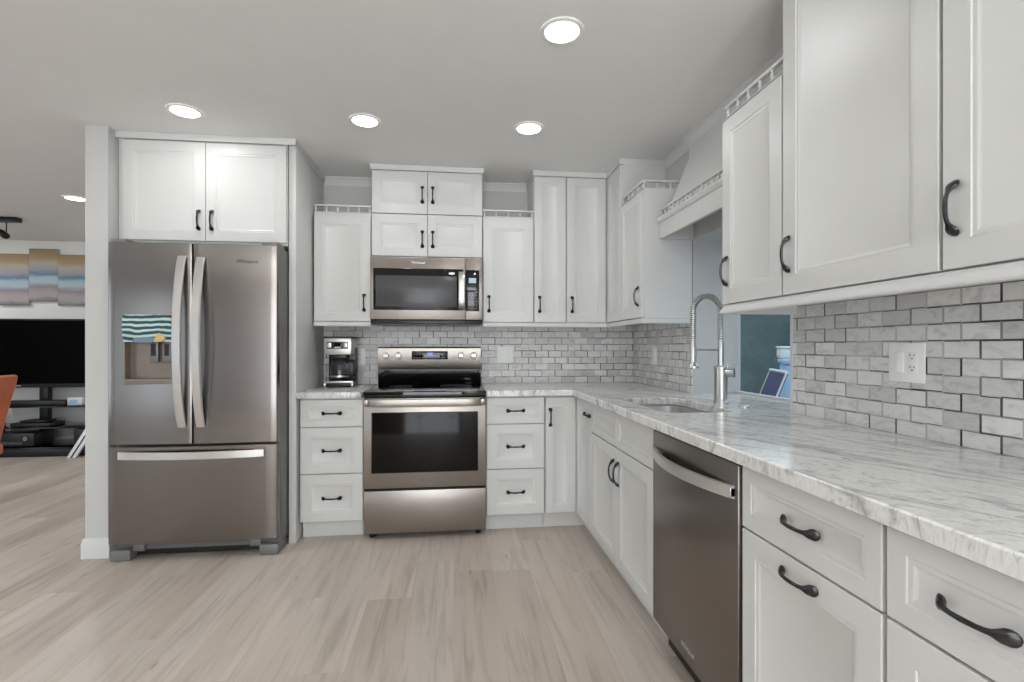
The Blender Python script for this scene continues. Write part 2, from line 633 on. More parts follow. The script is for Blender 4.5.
w.box(1.2, XW, RY - .1, RY, 0, CZ)
w.box(-1.6, 1.2, RY - .1, RY, 2.15, CZ)
w.box(-6.5, -5.0, RY - .1, RY, 2.15, CZ)
struct(w, 'wall_rear', M_taupe_wall)
# baseboards
bprof = [(0, 0), (.014, 0), (.014, .085), (.010, .092), (.010, .104), (.006, .112), (0, .112)]
struct(MB().sweep([(-2.064, YW + .12), (-2.064, 3.075), (-1.945, 3.075), (-1.945, 3.3)][::1], [(-o, z) for o, z in bprof]) if False else
       MB().sweep([(-2.064, YW + .12), (-2.064, 3.075), (-1.945, 3.075), (-1.945, 3.3)], bprof), 'baseboard_niche', M_trim)
struct(MB().sweep([(LX, FY), (XW + WT, FY)], bprof), 'baseboard_far', M_trim)

# crown moulding along the ceiling, round every cabinet
cprof = [(0, CZ - .058), (.004, CZ - .058), (.006, CZ - .050), (.012, CZ - .040), (.020, CZ - .022), (.027, CZ - .012), (.030, CZ - .010), (.030, CZ - .0005), (0, CZ - .0005)]
strip = [(0, CZ - .036), (.003, CZ - .036), (.006, CZ - .030), (.006, CZ - .012), (.009, CZ - .007), (.009, CZ - .0005), (0, CZ - .0005)]
for i_, p_ in enumerate(([(-1.944, 3.140), (-.952, 3.140), (-.952, YW)], [(-.562, YW), (-.562, UF), (.2, UF), (.2, YW)],
                         [(.563, YW), (.563, UF), (RF, UF), (RF, 3.215), (XW, 3.215)], [(XW, 1.566), (RF, 1.566), (RF, .455), (XW, .455)])):
    struct(MB().sweep(p_, strip), 'trim_%d' % (6 + i_), M_trim)
for i_, p_ in enumerate(([(-.940, YW), (-.574, YW)], [(.212, YW), (.551, YW)], [(XW, 3.203), (XW, 2.82), (1.39, 2.82), (1.39, 1.97), (XW, 1.97), (XW, 1.578)])):
    struct(MB().sweep(p_, cprof), 'trim_%d' % (10 + i_), M_trim)
# light rail under the wall cabinets
lp = [(-.018, 1.330), (-.004, 1.330), (.000, 1.336), (.000, 1.3585), (-.018, 1.3585)]
struct(MB().sweep([(-.942, UF), (-.564, UF)], lp), 'trim_2', M_trim)
struct(MB().sweep([(.202, UF), (RF, UF), (RF, 2.84), (XW - .002, 2.84)], lp), 'trim_3', M_trim)
lp2 = [(-.03, 1.326), (.004, 1.326), (.006, 1.331), (.004, 1.342), (-.004, 1.352), (-.004, 1.360), (-.03, 1.360)]
struct(MB().sweep([(XW - .002, 1.946), (RF, 1.946), (RF, .455)], lp2), 'trim_4', M_trim)

# window glazing in the outer plane of the pass-through
w = MB()
fx0, fx1 = XW + WT - .03, XW + WT - .004
w.box(fx0, fx1, WY0, WY1, .9142, .926)
w.box(fx0, fx1, WY0, WY1, WZ1 - .02, WZ1)
w.box(fx0, fx1, WY0, WY0 + .014, .926, WZ1 - .02)
win = struct(w, 'window_1', M_trim)
MB().box(fx0 + .010, fx0 + .015, WY0 + .014, WY1 - .001, .926, WZ1 - .02).obj('pane', M_glass, win)
# tile end trim beside the window
struct(MB().box(XW - .012, XW - .001, WY0 - .016, WY0 - .002, .916, 1.325), 'trim_5', M_trim)

# ------------------------------------------------------------------ cabinets
PULL = MB().loft_pull().mesh('handle', M_black)
SPIN = MB().lathe([(.0075, 0), (.0075, .005), (.0045, .009), (.0075, .018), (.005, .027), (.0045, .031), (.0075, .034), (.0075, .038)], n=10).mesh('spindle', M_cab)


def front(parent, kind, x0, x1, z0, z1, handle=None, y=0.0, s=None, flat=False):
    """kind door / drawer; local frame of the cabinet: front face at y, +x to the right, +y into the wall"""
    g = .0016
    w_, h_ = x1 - x0 - 2 * g, z1 - z0 - 2 * g
    if s is None:
        s = min(.058, w_ * .2, h_ * .24)
    d = MB().front(w_, h_, .0195, s, flat=flat).obj(kind, M_cab, parent, (x0 + g, y, z0 + g))
    if handle:
        hx, hz, o = handle
        inst('handle', PULL, d, (hx - x0 - g, 0.0, hz - z0 - g), (0, pi / 2, 0) if o == 'v' else (0, 0, 0))
    return d


def gallery(parent, x0, x1, z, side=None, depth=.28, pitch=.082, left=None):
    """spindle rail on the cabinet top: front run, optional returns along the right (side) or left end"""
    m = MB()
    y0 = .022
    m.box(x0, x1, y0 - .008, y0 + .008, z, z + .004)
    m.box(x0 - .004, x1 + .004, y0 - .010, y0 + .010, z + .040, z + .052, .003)
    if side:
        m.box(x1 - .016, x1, y0, depth, z, z + .004)
        m.box(x1 - .018, x1 + .004, y0, depth, z + .040, z + .052, .003)
    r = m.obj('gallery_rail', M_cab, parent)
    n = max(2, round((x1 - x0) / pitch))
    for i in range(n + 1):
        xx = x0 + .008 + (x1 - x0 - .016) * i / n
        inst('spindle', SPIN, r, (xx, y0, z + .003))
    if side:
        k = max(1, round((depth - y0) / pitch))
        for i in range(1, k + 1):
            inst('spindle', SPIN, r, (x1 - .008, y0 + (depth - y0 - .01) * i / k, z + .003))
    return r


def cabinet(name, label, loc, rotz, w_, depth, z0, z1, group, toe=0.0, gap=.0008):
    """carcass with its front face at local y=.02 (doors fill 0..02)"""
    t = thing(name, label, 'cabinet', loc, rotz, group)
    m = MB()
    m.box(gap, w_ - gap, .0205, depth, z0, z1, .0008, 1)
    if toe:
        m.box(gap, w_ - gap, .075, depth, 0.001, z0 + .002)
    m.obj('body', M_cab, t)
    return t


R90 = -pi / 2
TZ, CB = .112, .8745     # toe-kick height, carcass top

# --- base cabinets, back wall
GB = 'white base cabinets'
drz = [(TZ + .002, .407), (.410, .695), (.698, .866)]


def drawer_base(label, x0):
    t = cabinet('drawer_cabinet', label, (x0, BF, 0), 0, .381, YW - BF - .004, TZ, CB, GB, toe=1)
    for a, b in drz:
        front(t, 'drawer', .003, .378, a, b, (.1905, (a + b) / 2, 'h'))
    return t


drawer_base('white three-drawer base cabinet between the refrigerator panel and the stove', -.938)
drawer_base('white three-drawer base cabinet immediately to the right of the stove', .203)

# corner base cabinet (L-shaped carcass with two narrow doors)
YC = 2.832
t = thing('corner_base_cabinet', 'white L-shaped base cabinet in the corner with two narrow doors', 'cabinet', (.586, BF, 0), 0, GB)
ox, oy = .586, BF
m = MB()
poly = [(.586, 3.811), (.586, BF + .0205), (BX + .0205, BF + .0205), (BX + .0205, YC), (XW - .004, YC), (XW - .004, 3.811)]
m.prism([(a - ox, b - oy) for a, b in poly], TZ, CB)
poly = [(.586, 3.811), (.586, BF + .075), (BX + .075, BF + .075), (BX + .075, YC), (XW - .004, YC), (XW - .004, 3.811)]
m.prism([(a - ox, b - oy) for a, b in poly], .001, TZ + .002)
m.obj('body', M_cab, t)
front(t, 'door', .003, BX - ox - .001, TZ + .002, .866, (.033, .735, 'v'), s=.045)
d = MB().front(BF - YC - .004, .866 - TZ - .004, .0195, .05).obj('door', M_cab, t, (BX - ox, -.002, TZ + .003))
d.rotation_euler = (0, 0, R90)
inst('handle', PULL, d, (BF - 2.893, 0, .785 - TZ))

# sink base
t = cabinet('sink_cabinet', 'white double-door base cabinet beneath the kitchen sink', (BX, YC - .001, 0), R90, .914, XW - BX - .004, TZ, CB, GB, toe=1)
# carcass of the sink base is open at the top for the bowl: rebuild body as panels
bpy.data.objects.remove([o for o in t.children if o.name.startswith('body')][0])
m = MB()
D_ = XW - BX - .004
m.box(.0008, .02, .0205, D_, TZ, CB)
m.box(.894, .9132, .0205, D_, TZ, CB)
m.box(.02, .894, .0205, .04, TZ, CB)
m.box(.02, .894, D_ - .015, D_, TZ, CB)
m.box(.02, .894, .04, D_ - .015, TZ, TZ + .02)
m.box(.0008, .9132, .075, .1, .001, TZ)
m.obj('body', M_cab, t)
front(t, 'false_drawer', .003, .457, .698, .866)
front(t, 'false_drawer', .457, .911, .698, .866)
front(t, 'door', .003, .457, TZ + .002, .695, (.457 - .035, .575, 'v'))
front(t, 'door', .457, .911, TZ + .002, .695, (.457 + .035, .575, 'v'))

# cabinets near the camera
DW0 = YC - .001 - .914 - .002    # far edge of dishwasher
DW1 = DW0 - .611
t = cabinet('drawer_door_cabinet', 'white base cabinet with one drawer over one door beside the dishwasher', (BX, DW1 - .002, 0), R90, .462, XW - BX - .004, TZ, CB, GB, toe=1)
front(t, 'drawer', .003, .459, .698, .866, (.240, .780, 'h'))
front(t, 'door', .003, .459, TZ + .002, .695, (.234, .655, 'h'))
y2 = DW1 - .002 - .463
t = cabinet('drawer_door_cabinet', 'white base cabinet cut by the picture edge, nearest under the marble worktop', (BX, y2, 0), R90, .457, XW - BX - .004, TZ, CB, GB, toe=1)
front(t, 'drawer', .003, .454, .698, .866, (.166, .780, 'h'))
front(t, 'door', .003, .454, TZ + .002, .695)
YEND = y2 - .457

# --- wall cabinets, back wall
GU = 'white wall cabinets'
UB, UT = 1.3635, 2.107
dU = YW - UF - .003
t = cabinet('wall_cabinet', 'short white wall cabinet with spindle rail between refrigerator and microwave', (-.943, UF, 0), 0, .380, dU, UB - .004, UT, GU)
front(t, 'door', .003, .377, UB, 2.082, (.335, 1.492, 'v'))
gallery(t, .004, .376, UT)
t = cabinet('wall_cabinet', 'white two-door wall cabinet directly above the microwave', (-.562, UF, 0), 0, .761, dU, 1.812, 2.104, GU)
front(t, 'door', .003, .3805, 1.813, 2.103, (.345, 1.934, 'v'))
front(t, 'door', .3805, .758, 1.813, 2.103, (.416, 1.934, 'v'))
t = cabinet('wall_cabinet', 'white two-door wall cabinet topmost over the microwave, touching the ceiling', (-.562, UF, 0), 0, .761, dU, 2.1055, CZ - .002, GU)
front(t, 'door', .003, .3805, 2.107, CZ - .038, (.345, 2.240, 'v'))
front(t, 'door', .3805, .758, 2.107, CZ - .038, (.416, 2.240, 'v'))
t = cabinet('wall_cabinet', 'short white wall cabinet with spindle rail just right of the microwave', (.2005, UF, 0), 0, .362, dU, UB - .004, UT, GU)
front(t, 'door', .003, .359, UB, 2.082, (.043, 1.492, 'v'))
gallery(t, .004, .358, UT)
t = cabinet('wall_cabinet', 'tall narrow single-door white wall cabinet reaching the ceiling left of the corner', (.563, UF, 0), 0, .234, dU, UB - .004, CZ - .002, GU)
front(t, 'door', .003, .231, UB, CZ - .038, (.04, 1.492, 'v'), s=.05)
# tall corner cabinet
t = thing('corner_wall_cabinet', 'tall white L-shaped wall cabinet filling the corner up to the ceiling', 'cabinet', (.798, UF, 0), 0, GU)
ox, oy = .798, UF
YT = 3.215
poly = [(.798, 3.812), (.798, UF + .0205), (RF + .0205, UF + .0205), (RF + .0205, YT), (XW - .003, YT), (XW - .003, 3.812)]
MB().prism([(a - ox, b - oy) for a, b in poly], UB - .004, CZ - .002).obj('body', M_cab, t)
front(t, 'door', .002, RF - ox - .007, UB, CZ - .038, (.04, 1.492, 'v'), s=.055)
d = MB().front(UF - YT - .004, CZ - .038 - UB - .003, .0195, .055).obj('door', M_cab, t, (RF - ox, -.003, UB + .002))
d.rotation_euler = (0, 0, R90)
# right wall, between corner and window
t = cabinet('wall_cabinet', 'short white wall cabinet with corner spindle rail beside the window hood', (RF, YT - .001, 0), R90, .373, XW - RF - .003, UB - .004, 2.128, GU)
front(t, 'door', .003, .370, UB, 2.110, (.332, 1.492, 'v'))
gallery(t, .004, .371, 2.128, side=True)
# right wall, near side of window
t = cabinet('wall_cabinet', 'short white wall cabinet with spindle rail on the near side of the window', (RF, 1.946, 0), R90, .379, XW - RF - .003, UB - .004, 2.128, GU)
front(t, 'door', .003, .376, UB, 2.112, (.04, 1.497, 'v'))
gallery(t, .004, .376, 2.128)
t = cabinet('wall_cabinet', 'tall white wall cabinet with one wide door, above the double outlet plate', (RF, 1.566, 0), R90, .551, XW - RF - .003, UB - .004, CZ - .002, GU)
front(t, 'door', .003, .549, UB, CZ - .038, (.036, 1.497, 'v'), s=.062)
t = cabinet('wall_cabinet', 'tall white wall cabinet cut off by the picture edge, nearest to the camera', (RF, 1.014, 0), R90, .551, XW - RF - .003, UB - .004, CZ - .002, GU)
front(t, 'door', .003, .549, UB, CZ - .038, (.036, 1.497, 'v'), s=.062)

# refrigerator surround
t = cabinet('wall_cabinet', 'wide white two-door cabinet above the refrigerator', (-1.943, 3.140, 0), 0, .945, YW - 3.14 - .003, 1.800, CZ - .002, GU)
front(t, 'door', .028, .486, 1.814, CZ - .042, (.486 - .036, 1.938, 'v'))
front(t, 'door', .486, .943, 1.814, CZ - .042, (.486 + .036, 1.938, 'v'))
pn = MB().box(-.994, -.952, 3.165, YW - .003, .001, CZ - .002, .0015).obj('end_panel', M_cab)
tag(pn, 'tall white end panel standing on the floor to the right of the refrigerator', 'panel')

# ------------------------------------------------------------------ window hood
t = thing('canopy_hood', 'white wooden mantel hood with spindle rail over the sink window', 'hood', (XW - .003, 2.8335, WZ1), R90)
# local: x from far (0) to near (.876), y: 0 = wall, negative towards the room
HW = .876
m = MB()
m.box(0, HW, -.205, -.185, 0, .10, .001)
m.box(0, .02, -.185, 0, 0, .10)
m.box(HW - .02, HW, -.185, 0, 0, .10)
m.box(0, HW, -.205, 0, .10, .112)
m.obj('front_board', M_cab, t)
MB().sweep([(0, -.205), (HW, -.205)], [(0, .094), (.008, .096), (.014, .106), (.018, .112), (.018, .122), (0, .122)]).obj('ledge_molding', M_cab, t)
# sloping breast
HZ = CZ - WZ1
pr = [(0, .122), (-.165, .122), (-.165, .150), (-.026, .485), (-.026, HZ - .002), (0, HZ - .002)]
MB().prism([(a, b) for a, b in pr], .008, HW - .008, axis='x').obj('breast', M_cab, t)
m = MB()
m.box(0, HW, -.205, -.190, .122, .128, .001)
m.box(0, HW, -.208, -.187, .164, .176, .003)
r = m.obj('gallery_rail', M_cab, t)
for i in range(17):
    inst('spindle', SPIN, r, (.010 + (HW - .02) * i / 16, -.1975, .127))

# ------------------------------------------------------------------ worktop


def rounded(x0, x1, y0, y1, r, n=6):
    out = []
    for cx, cy, a0 in ((x1 - r, y1 - r, 0), (x0 + r, y1 - r, 90), (x0 + r, y0 + r, 180), (x1 - r, y0 + r, 270)):
        for k in range(n + 1):
            a = radians(a0 + 90 * k / n)
            out.append((cx + r * cos(a), cy + r * sin(a)))
    return out


CE = .757
outer = [(.202, YW - .002), (.202, 3.150), (CE, 3.150), (CE, YEND), (XW - .002, YEND), (XW - .002, WY0 + .003), (XW + WT - .001, WY0 + .003),
         (XW + WT - .001, WY1 - .003), (XW - .002, WY1 - .003), (XW - .002, YW - .002)]
SX0, SX1, SY0, SY1 = .885, 1.205, 2.01, 2.61
hole = rounded(SX0, SX1, SY0, SY1, .075)
bm = bmesh.new()
es = []
for loop in (outer, hole):
    vs = [bm.verts.new((a, b, .876)) for a, b in loop]
    es += [bm.edges.new((vs[i], vs[(i + 1) % len(vs)])) for i in range(len(vs))]
bmesh.ops.triangle_fill(bm, use_beauty=True, edges=es)
ex = bmesh.ops.extrude_face_region(bm, geom=bm.faces[:])
for v in [g for g in ex['geom'] if isinstance(g, bmesh.types.BMVert)]:
    v.co.z = .914
mm = MB()
mm.bm.free()
mm.bm = bm
ct = mm.obj('countertop', M_marble)
md = ct.modifiers.new('edge', 'BEVEL')
md.width = .004
md.segments = 2
md.limit_method = 'ANGLE'
tag(ct, 'grey veined marble worktop wrapping the corner, with the sink cut into it', 'countertop', 'marble worktops')
ct2 = MB().box(-.950, -.565, 3.150, YW - .002, .876, .914, .004).obj('countertop', M_marble)
tag(ct2, 'short grey marble worktop under the coffee maker', 'countertop', 'marble worktops')

# sink
t = thing('kitchen_sink', 'stainless steel undermount sink set in the marble worktop by the window', 'sink', ((SX0 + SX1) / 2, (SY0 + SY1) / 2, .68))
cx, cy = (SX0 + SX1) / 2, (SY0 + SY1) / 2
m = MB()


def ring(e, z, r):
    return [(a - cx, b - cy, z) for a, b in rounded(SX0 - e, SX1 + e, SY0 - e, SY1 + e, r)]


m.quadstrip([ring(.02, .195, .09), ring(.02, .192, .09), ring(.008, .192, .08), ring(0, .03, .06), ring(-.03, .003, .05), ring(-.03, 0, .05)], cap0=False)
m.quadstrip([ring(.02, .195, .09), ring(.004, .195, .078), ring(-.003, .19, .073), ring(-.008, .04, .06), ring(-.035, .008, .05)], cap0=False)
m.obj('basin', M_sink, t)
MB().lathe([(.045, .008), (.045, .011), (.036, .011), (.033, .0085), (.01, .0085), (.008, .014), (.002, .015)], n=28).obj('drain', M_chrome, t)

# faucet
fx, fy = 1.315, 2.345
t = thing('spring_faucet', 'brushed nickel spring-neck faucet standing behind the kitchen sink', 'faucet', (fx, fy, .914))
MB().lathe([(.037, 0), (.037, .006), (.034, .009), (.034, .014), (.031, .016), (.031, .168), (.0325, .170), (.0325, .178), (.024, .182), (.016, .184)], n=28).obj('body', M_chrome, t)
m = MB()
m.tube([(0, 0, .15), (.0, -.02, .15), (.0, -.055, .15)], [.021, .021, .021], 20)
m.tube([(0, -.055, .15), (0, -.062, .15)], [.0245, .0245], 20)
m.obj('valve', M_chrome, t).rotation_euler = (0, 0, radians(48))
m = MB()
m.tube([(.0, -.030, .158), (.0, -.030, .186), (.0, -.028, .192)], [.008, .008, .005], 12)
m.tube([(.0, -.030, .180), (.004, -.055, .186), (.006, -.07, .190)], [.005, .0045, .004], 10)
m.obj('lever', M_chrome, t).rotation_euler = (0, 0, radians(48))
# riser + arch
AR = .069
sd = Vector((-.92, .10, 0)).normalized()


def arch(a):
    return sd * (AR - AR * cos(a)) + Vector((0, 0, .452 + AR * sin(a) * 1.12))


MB().tube([(0, 0, .18), (0, 0, .275), (0, 0, .300), (0, 0, .315)], [.0145, .0145, .0135, .011], 18).obj('riser', M_chrome, t)
pts = [Vector((0, 0, .31)), Vector((0, 0, .36)), Vector((0, 0, .40)), Vector((0, 0, .43))] + [arch(pi * k / 20) for k in range(21)]
pts += [sd * (2 * AR) + Vector((0, 0, z)) for z in (.43, .39, .35, .31)]
hose = MB().tube(pts, .0098, 12).obj('hose', M_fside, t, label='grey hose inside the spring')
# coil spring round the hose
cs = []
acc = [0.0]
for a, b in zip(pts[:-1], pts[1:]):
    acc.append(acc[-1] + (b - a).length)
tot = acc[-1]
turns = 50
N = turns * 10
upv = Vector((0, 1, 0)) - sd * sd.y
upv.normalize()
j = 0
for i in range(N + 1):
    s = tot * i / N
    while j < len(acc) - 2 and acc[j + 1] < s:
        j += 1
    f = (s - acc[j]) / max(1e-6, acc[j + 1] - acc[j])
    p = pts[j].lerp(pts[j + 1], f)
    dd = (pts[j + 1] - pts[j]).normalized()
    side = dd.cross(upv).normalized()
    a = 2 * pi * turns * i / N
    cs.append(p + (upv * cos(a) + side * sin(a)) * .0130)
MB().tube(cs, .0037, 7).obj('spring', M_chrome, t)
# spray head and holder arm
e = sd * (2 * AR)
m = MB()
m.lathe([(.010, .318), (.014, .308), (.014, .285), (.017, .275), (.017, .205), (.021, .192), (.029, .182), (.029, .172), (.02, .170)], (e.x, e.y, 0), n=22)
m.obj('spray_head', M_chrome, t)
MB().tube([e * 0.07 + Vector((0, 0, .262)), e * .5 + Vector((0, 0, .262)), e * .93 + Vector((0, 0, .262))], .0048, 10).obj('holder_arm', M_chrome, t)

ah = MB().lathe([(.024, 0), (.024, .005), (.021, .008), (.008, .009), (.006, .006), (.001, .006)], (1.33, 2.17, .9142), n=24).obj('hole_cover', M_chrome)
tag(ah, 'small round metal hole cover in the worktop beside the faucet', 'hole cover')

# ------------------------------------------------------------------ backsplash
b = MB().box(-.950, XW - .010, YW - .0085, YW - .0005, .915, 1.3575).obj('tile_backsplash', M_tile_b)
tag(b, 'grey marble brick tile backsplash along the back wall behind the stove', 'backsplash', 'marble tile backsplashes')
b = MB().box(XW - .0085, XW - .0005, WY1 + .001, YW - .009, .915, 1.3575).obj('tile_backsplash', M_tile_r)
tag(b, 'small marble brick tile backsplash between the corner and the window', 'backsplash', 'marble tile backsplashes')
b = MB().box(XW - .0085, XW - .0005, -.2, WY0 - .016, .915, 1.3575).obj('tile_backsplash', M_tile_r)
tag(b, 'large marble brick tile backsplash behind the double outlet plate, near side of window', 'backsplash', 'marble tile backsplashes')


def plate(label, loc, rotz, gangs, kind, cat):
    t = thing('wall_plate', label, cat, loc, rotz, 'white wall plates')
    w_ = .072 if gangs == 1 else .126
    MB().box(-w_ / 2, w_ / 2, -.006, 0, -.062, .062, .003).obj('cover', M_plate, t)
    xs = [0] if gangs == 1 else [-.023, .023]
    for x, k in zip(xs, kind):
        if k == 'r':
            m = MB().box(x - .0165, x + .0165, -.0085, -.005, -.033, .033, .0015)
            m.obj('rocker', M_plate, t)
        else:
            f_ = MB().box(x - .0165, x + .0165, -.0075, -.005, -.033, .033, .001).obj('socket_face', M_plate, t)
            m = MB()
            for zc in (-.017, .019):
                m.box(x - .0075, x - .0055, -.0079, -.007, zc, zc + .008)
                m.box(x + .0055, x + .0075, -.0079, -.007, zc, zc + .007)
                m.lathe([(.0025, -.0079), (.0025, -.007)], (x, 0, zc - .006), 'y', 10)
            m.obj('slots', M_slot, f_)
    return t


plate('white double plate with rocker and outlet on the near right tile', (XW - .009, 1.408, 1.143), R90, 2, 'ro', 'outlet')
plate('white double wall plate on the tile right of the stove', (.389, YW - .009, 1.130), 0, 2, 'rr', 'switch plate')
plate('white single plate on the tile right of the coffee maker', (-.690, YW - .009, 1.115), 0, 1, 'o', 'outlet')
plate('white single plate on the small tile area near the corner', (XW - .009, 3.38, 1.130), R90, 1, 'r', 'switch plate')

# ------------------------------------------------------------------ stove
t = thing('electric_range', 'stainless steel electric stove with black glass cooktop', 'stove', (-.1765, 3.15, 0))
W2 = .3755
MB().box(-W2, W2, .025, .640, .035, .877, .003).obj('body', M_bplas, t)
for x in (-.33, .33):
    for y in (.06, .58):
        MB().lathe([(.018, .001), (.018, .012), (.012, .014), (.012, .037)], (x, y, 0), n=14).obj('foot', M_bplas, t)
m = MB()
m.box(-W2 - .002, W2 + .002, -.010, .610, .878, .915, .005, 3)
ck = m.obj('cooktop', M_bglass, t)
for x, y, r in ((-.19, .16, .11), (.19, .16, .09), (-.19, .42, .075), (.19, .42, .11)):
    m = MB()
    m.lathe([(r, .9153), (r, .9157), (r - .003, .9157), (r - .003, .9153)], (x, y, 0), n=40, cap=False)
    m.obj('burner_ring', M_btn, ck)
d = MB().box(-W2, W2, 0, .024, .317, .873, .004).obj('oven_door', M_steel, t)
MB().box(-.327, .327, -.0015, .002, .412, .787, .006, 3).obj('window', M_dglass, d)
m = MB()
# broad flat handle across the top of the door
pr = []
for k in range(25):
    x = -.372 + .744 * k / 24
    o_ = .045 * min(1, 1 - abs(x / .372) ** 10) + .004
    pr.append((x, o_))
rings = []
for x, o_ in pr:
    rings.append([(x, -o_ + .010, .824), (x, -o_ + .001, .827), (x, -o_ - .002, .847), (x, -o_ + .001, .868), (x, -o_ + .010, .871)])
m.quadstrip(rings)
for x in (-.355, .355):
    m.box(x - .012, x + .012, -.036, .002, .834, .868, .003)
m.obj('handle', M_steel, d)
text('Whirlpool', .020, M_btn, d, (0, -.0005, .362), (pi / 2, 0, 0))
MB().box(-W2, W2, 0, .024, .040, .302, .004).obj('storage_drawer', M_steel, t)
# backguard
m = MB()
m.prism([(.610, .905), (.596, .93), (.590, 1.026), (.640, 1.026), (.640, .905)], -W2, W2, axis='x')
m.obj('backguard_base', M_bglass, t)
m = MB()
m.prism([(.588, 1.027), (.584, 1.034), (.589, 1.180), (.599, 1.190), (.640, 1.190), (.640, 1.027)], -W2, W2, axis='x')
cp = m.obj('control_panel', M_steel, t)
RX = radians(90 - 3.9)


def onpanel(x, z, off=0.0):
    return (x, .584 + (z - 1.034) * .0342 - off, z)


m = MB().box(-.132, .132, -.0012, .002, -.031, .031, .002)
dp = m.obj('display', M_bglass, t, onpanel(-.001, 1.128))
dp.rotation_euler = (radians(-1.96), 0, 0)
MB().box(-.018, .020, -.0018, 0, -.002, .020).obj('clock_digits', M_lcd, dp)
m = MB()
for r in range(2):
    for x in (-.112, -.092, -.072, -.05, .05, .07, .092, .112):
        m.box(x - .004, x + .004, -.0016, 0, -.020 + r * .022, -.014 + r * .022)
m.obj('buttons', M_btn, dp)
for x in (-.317, -.227, .228, .322):
    k = MB().lathe([(.024, 0), (.024, -.004), (.019, -.006), (.0175, -.024), (.016, -.027), (.002, -.027)], axis='y', n=24).obj('knob', M_handle, t, onpanel(x, 1.126))
    k.rotation_euler = (radians(-1.96), 0, 0)
    MB().box(-.0035, .0035, -.034, -.024, -.016, .016, .0015).obj('grip', M_handle, k)

# ------------------------------------------------------------------ microwave
MX0, MX1, MY = -.5625, .1965, 3.464
t = thing('microwave', 'stainless steel microwave mounted over the stove', 'microwave', (-.181, MY, 1.345))


def mbx(x0, x1, y0, y1, z0, z1, *a):
    return MB().box(x0 + .181, x1 + .181, y0, y1, z0 - 1.345, z1 - 1.345, *a)


mbx(MX0 + .001, MX1 - .001, .030, .342, 1.375, 1.8035, .002).obj('body', M_fside, t)
bt = mbx(MX0 + .002, MX1 - .002, .008, .342, 1.348, 1.374, .003).obj('underside', M_bplas, t)
m = MB()
for k in range(3):
    m.box(-.33 + k * .23, -.13 + k * .23, .05, .30, -.002, .004)
m.obj('grease_filter', M_fside, bt)
d = mbx(MX0, .0765, 0, .029, 1.377, 1.803, .004).obj('door', M_steel, t)
mbx(-.543, .0655, -.0015, .004, 1.440, 1.726, .004).obj('window_frame', M_bglass, d)
mbx(-.528, .020, -.0022, .002, 1.463, 1.676, .003).obj('window', M_mwglass, d)
m = MB()
rings = []
for k in range(17):
    z = 1.446 + (1.709 - 1.446) * k / 16 - 1.345
    o_ = .036 * (1 - abs((k - 8) / 8) ** 6) + .004
    rings.append([(.212, -o_ + .008, z), (.214, -o_, z), (.2335, -o_ - .004, z), (.253, -o_, z), (.255, -o_ + .008, z)])
m.quadstrip(rings)
m.obj('handle', M_handle, d)
text('Whirlpool', .022, M_logo, d, (-.061 + .0, -.0008, 1.765 - 1.345), (pi / 2, 0, 0))
c = mbx(.078, MX1, 0, .029, 1.377, 1.803, .004).obj('control_panel', M_steel, t)
k = mbx(.080, .174, -.0015, .004, 1.436, 1.722, .003).obj('keypad', M_bglass, c)
mbx(.101, .152, -.0022, .001, 1.631, 1.666).obj('display', M_lcd2, k)
m = MB()
for r in range(7):
    for q in range(3):
        x = .098 + q * .025 + .181
        z = 1.455 + r * .022 - 1.345
        m.box(x, x + .009, -.0021, .001, z, z + .006)
m.obj('buttons', M_btn, k)

# ------------------------------------------------------------------ refrigerator
FX0, FX1, FYF = -1.891, -1.000, 2.965
fc = (FX0 + FX1) / 2
t = thing('refrigerator', 'large stainless steel french door refrigerator with water dispenser', 'refrigerator', (fc, FYF, 0))
HWF = (FX1 - FX0) / 2
MB().box(-HWF + .006, HWF - .002, .085, .830, .045, 1.768, .004).obj('cabinet_shell', M_fside, t)


def bow(x):
    return .020 * (x / HWF) ** 2


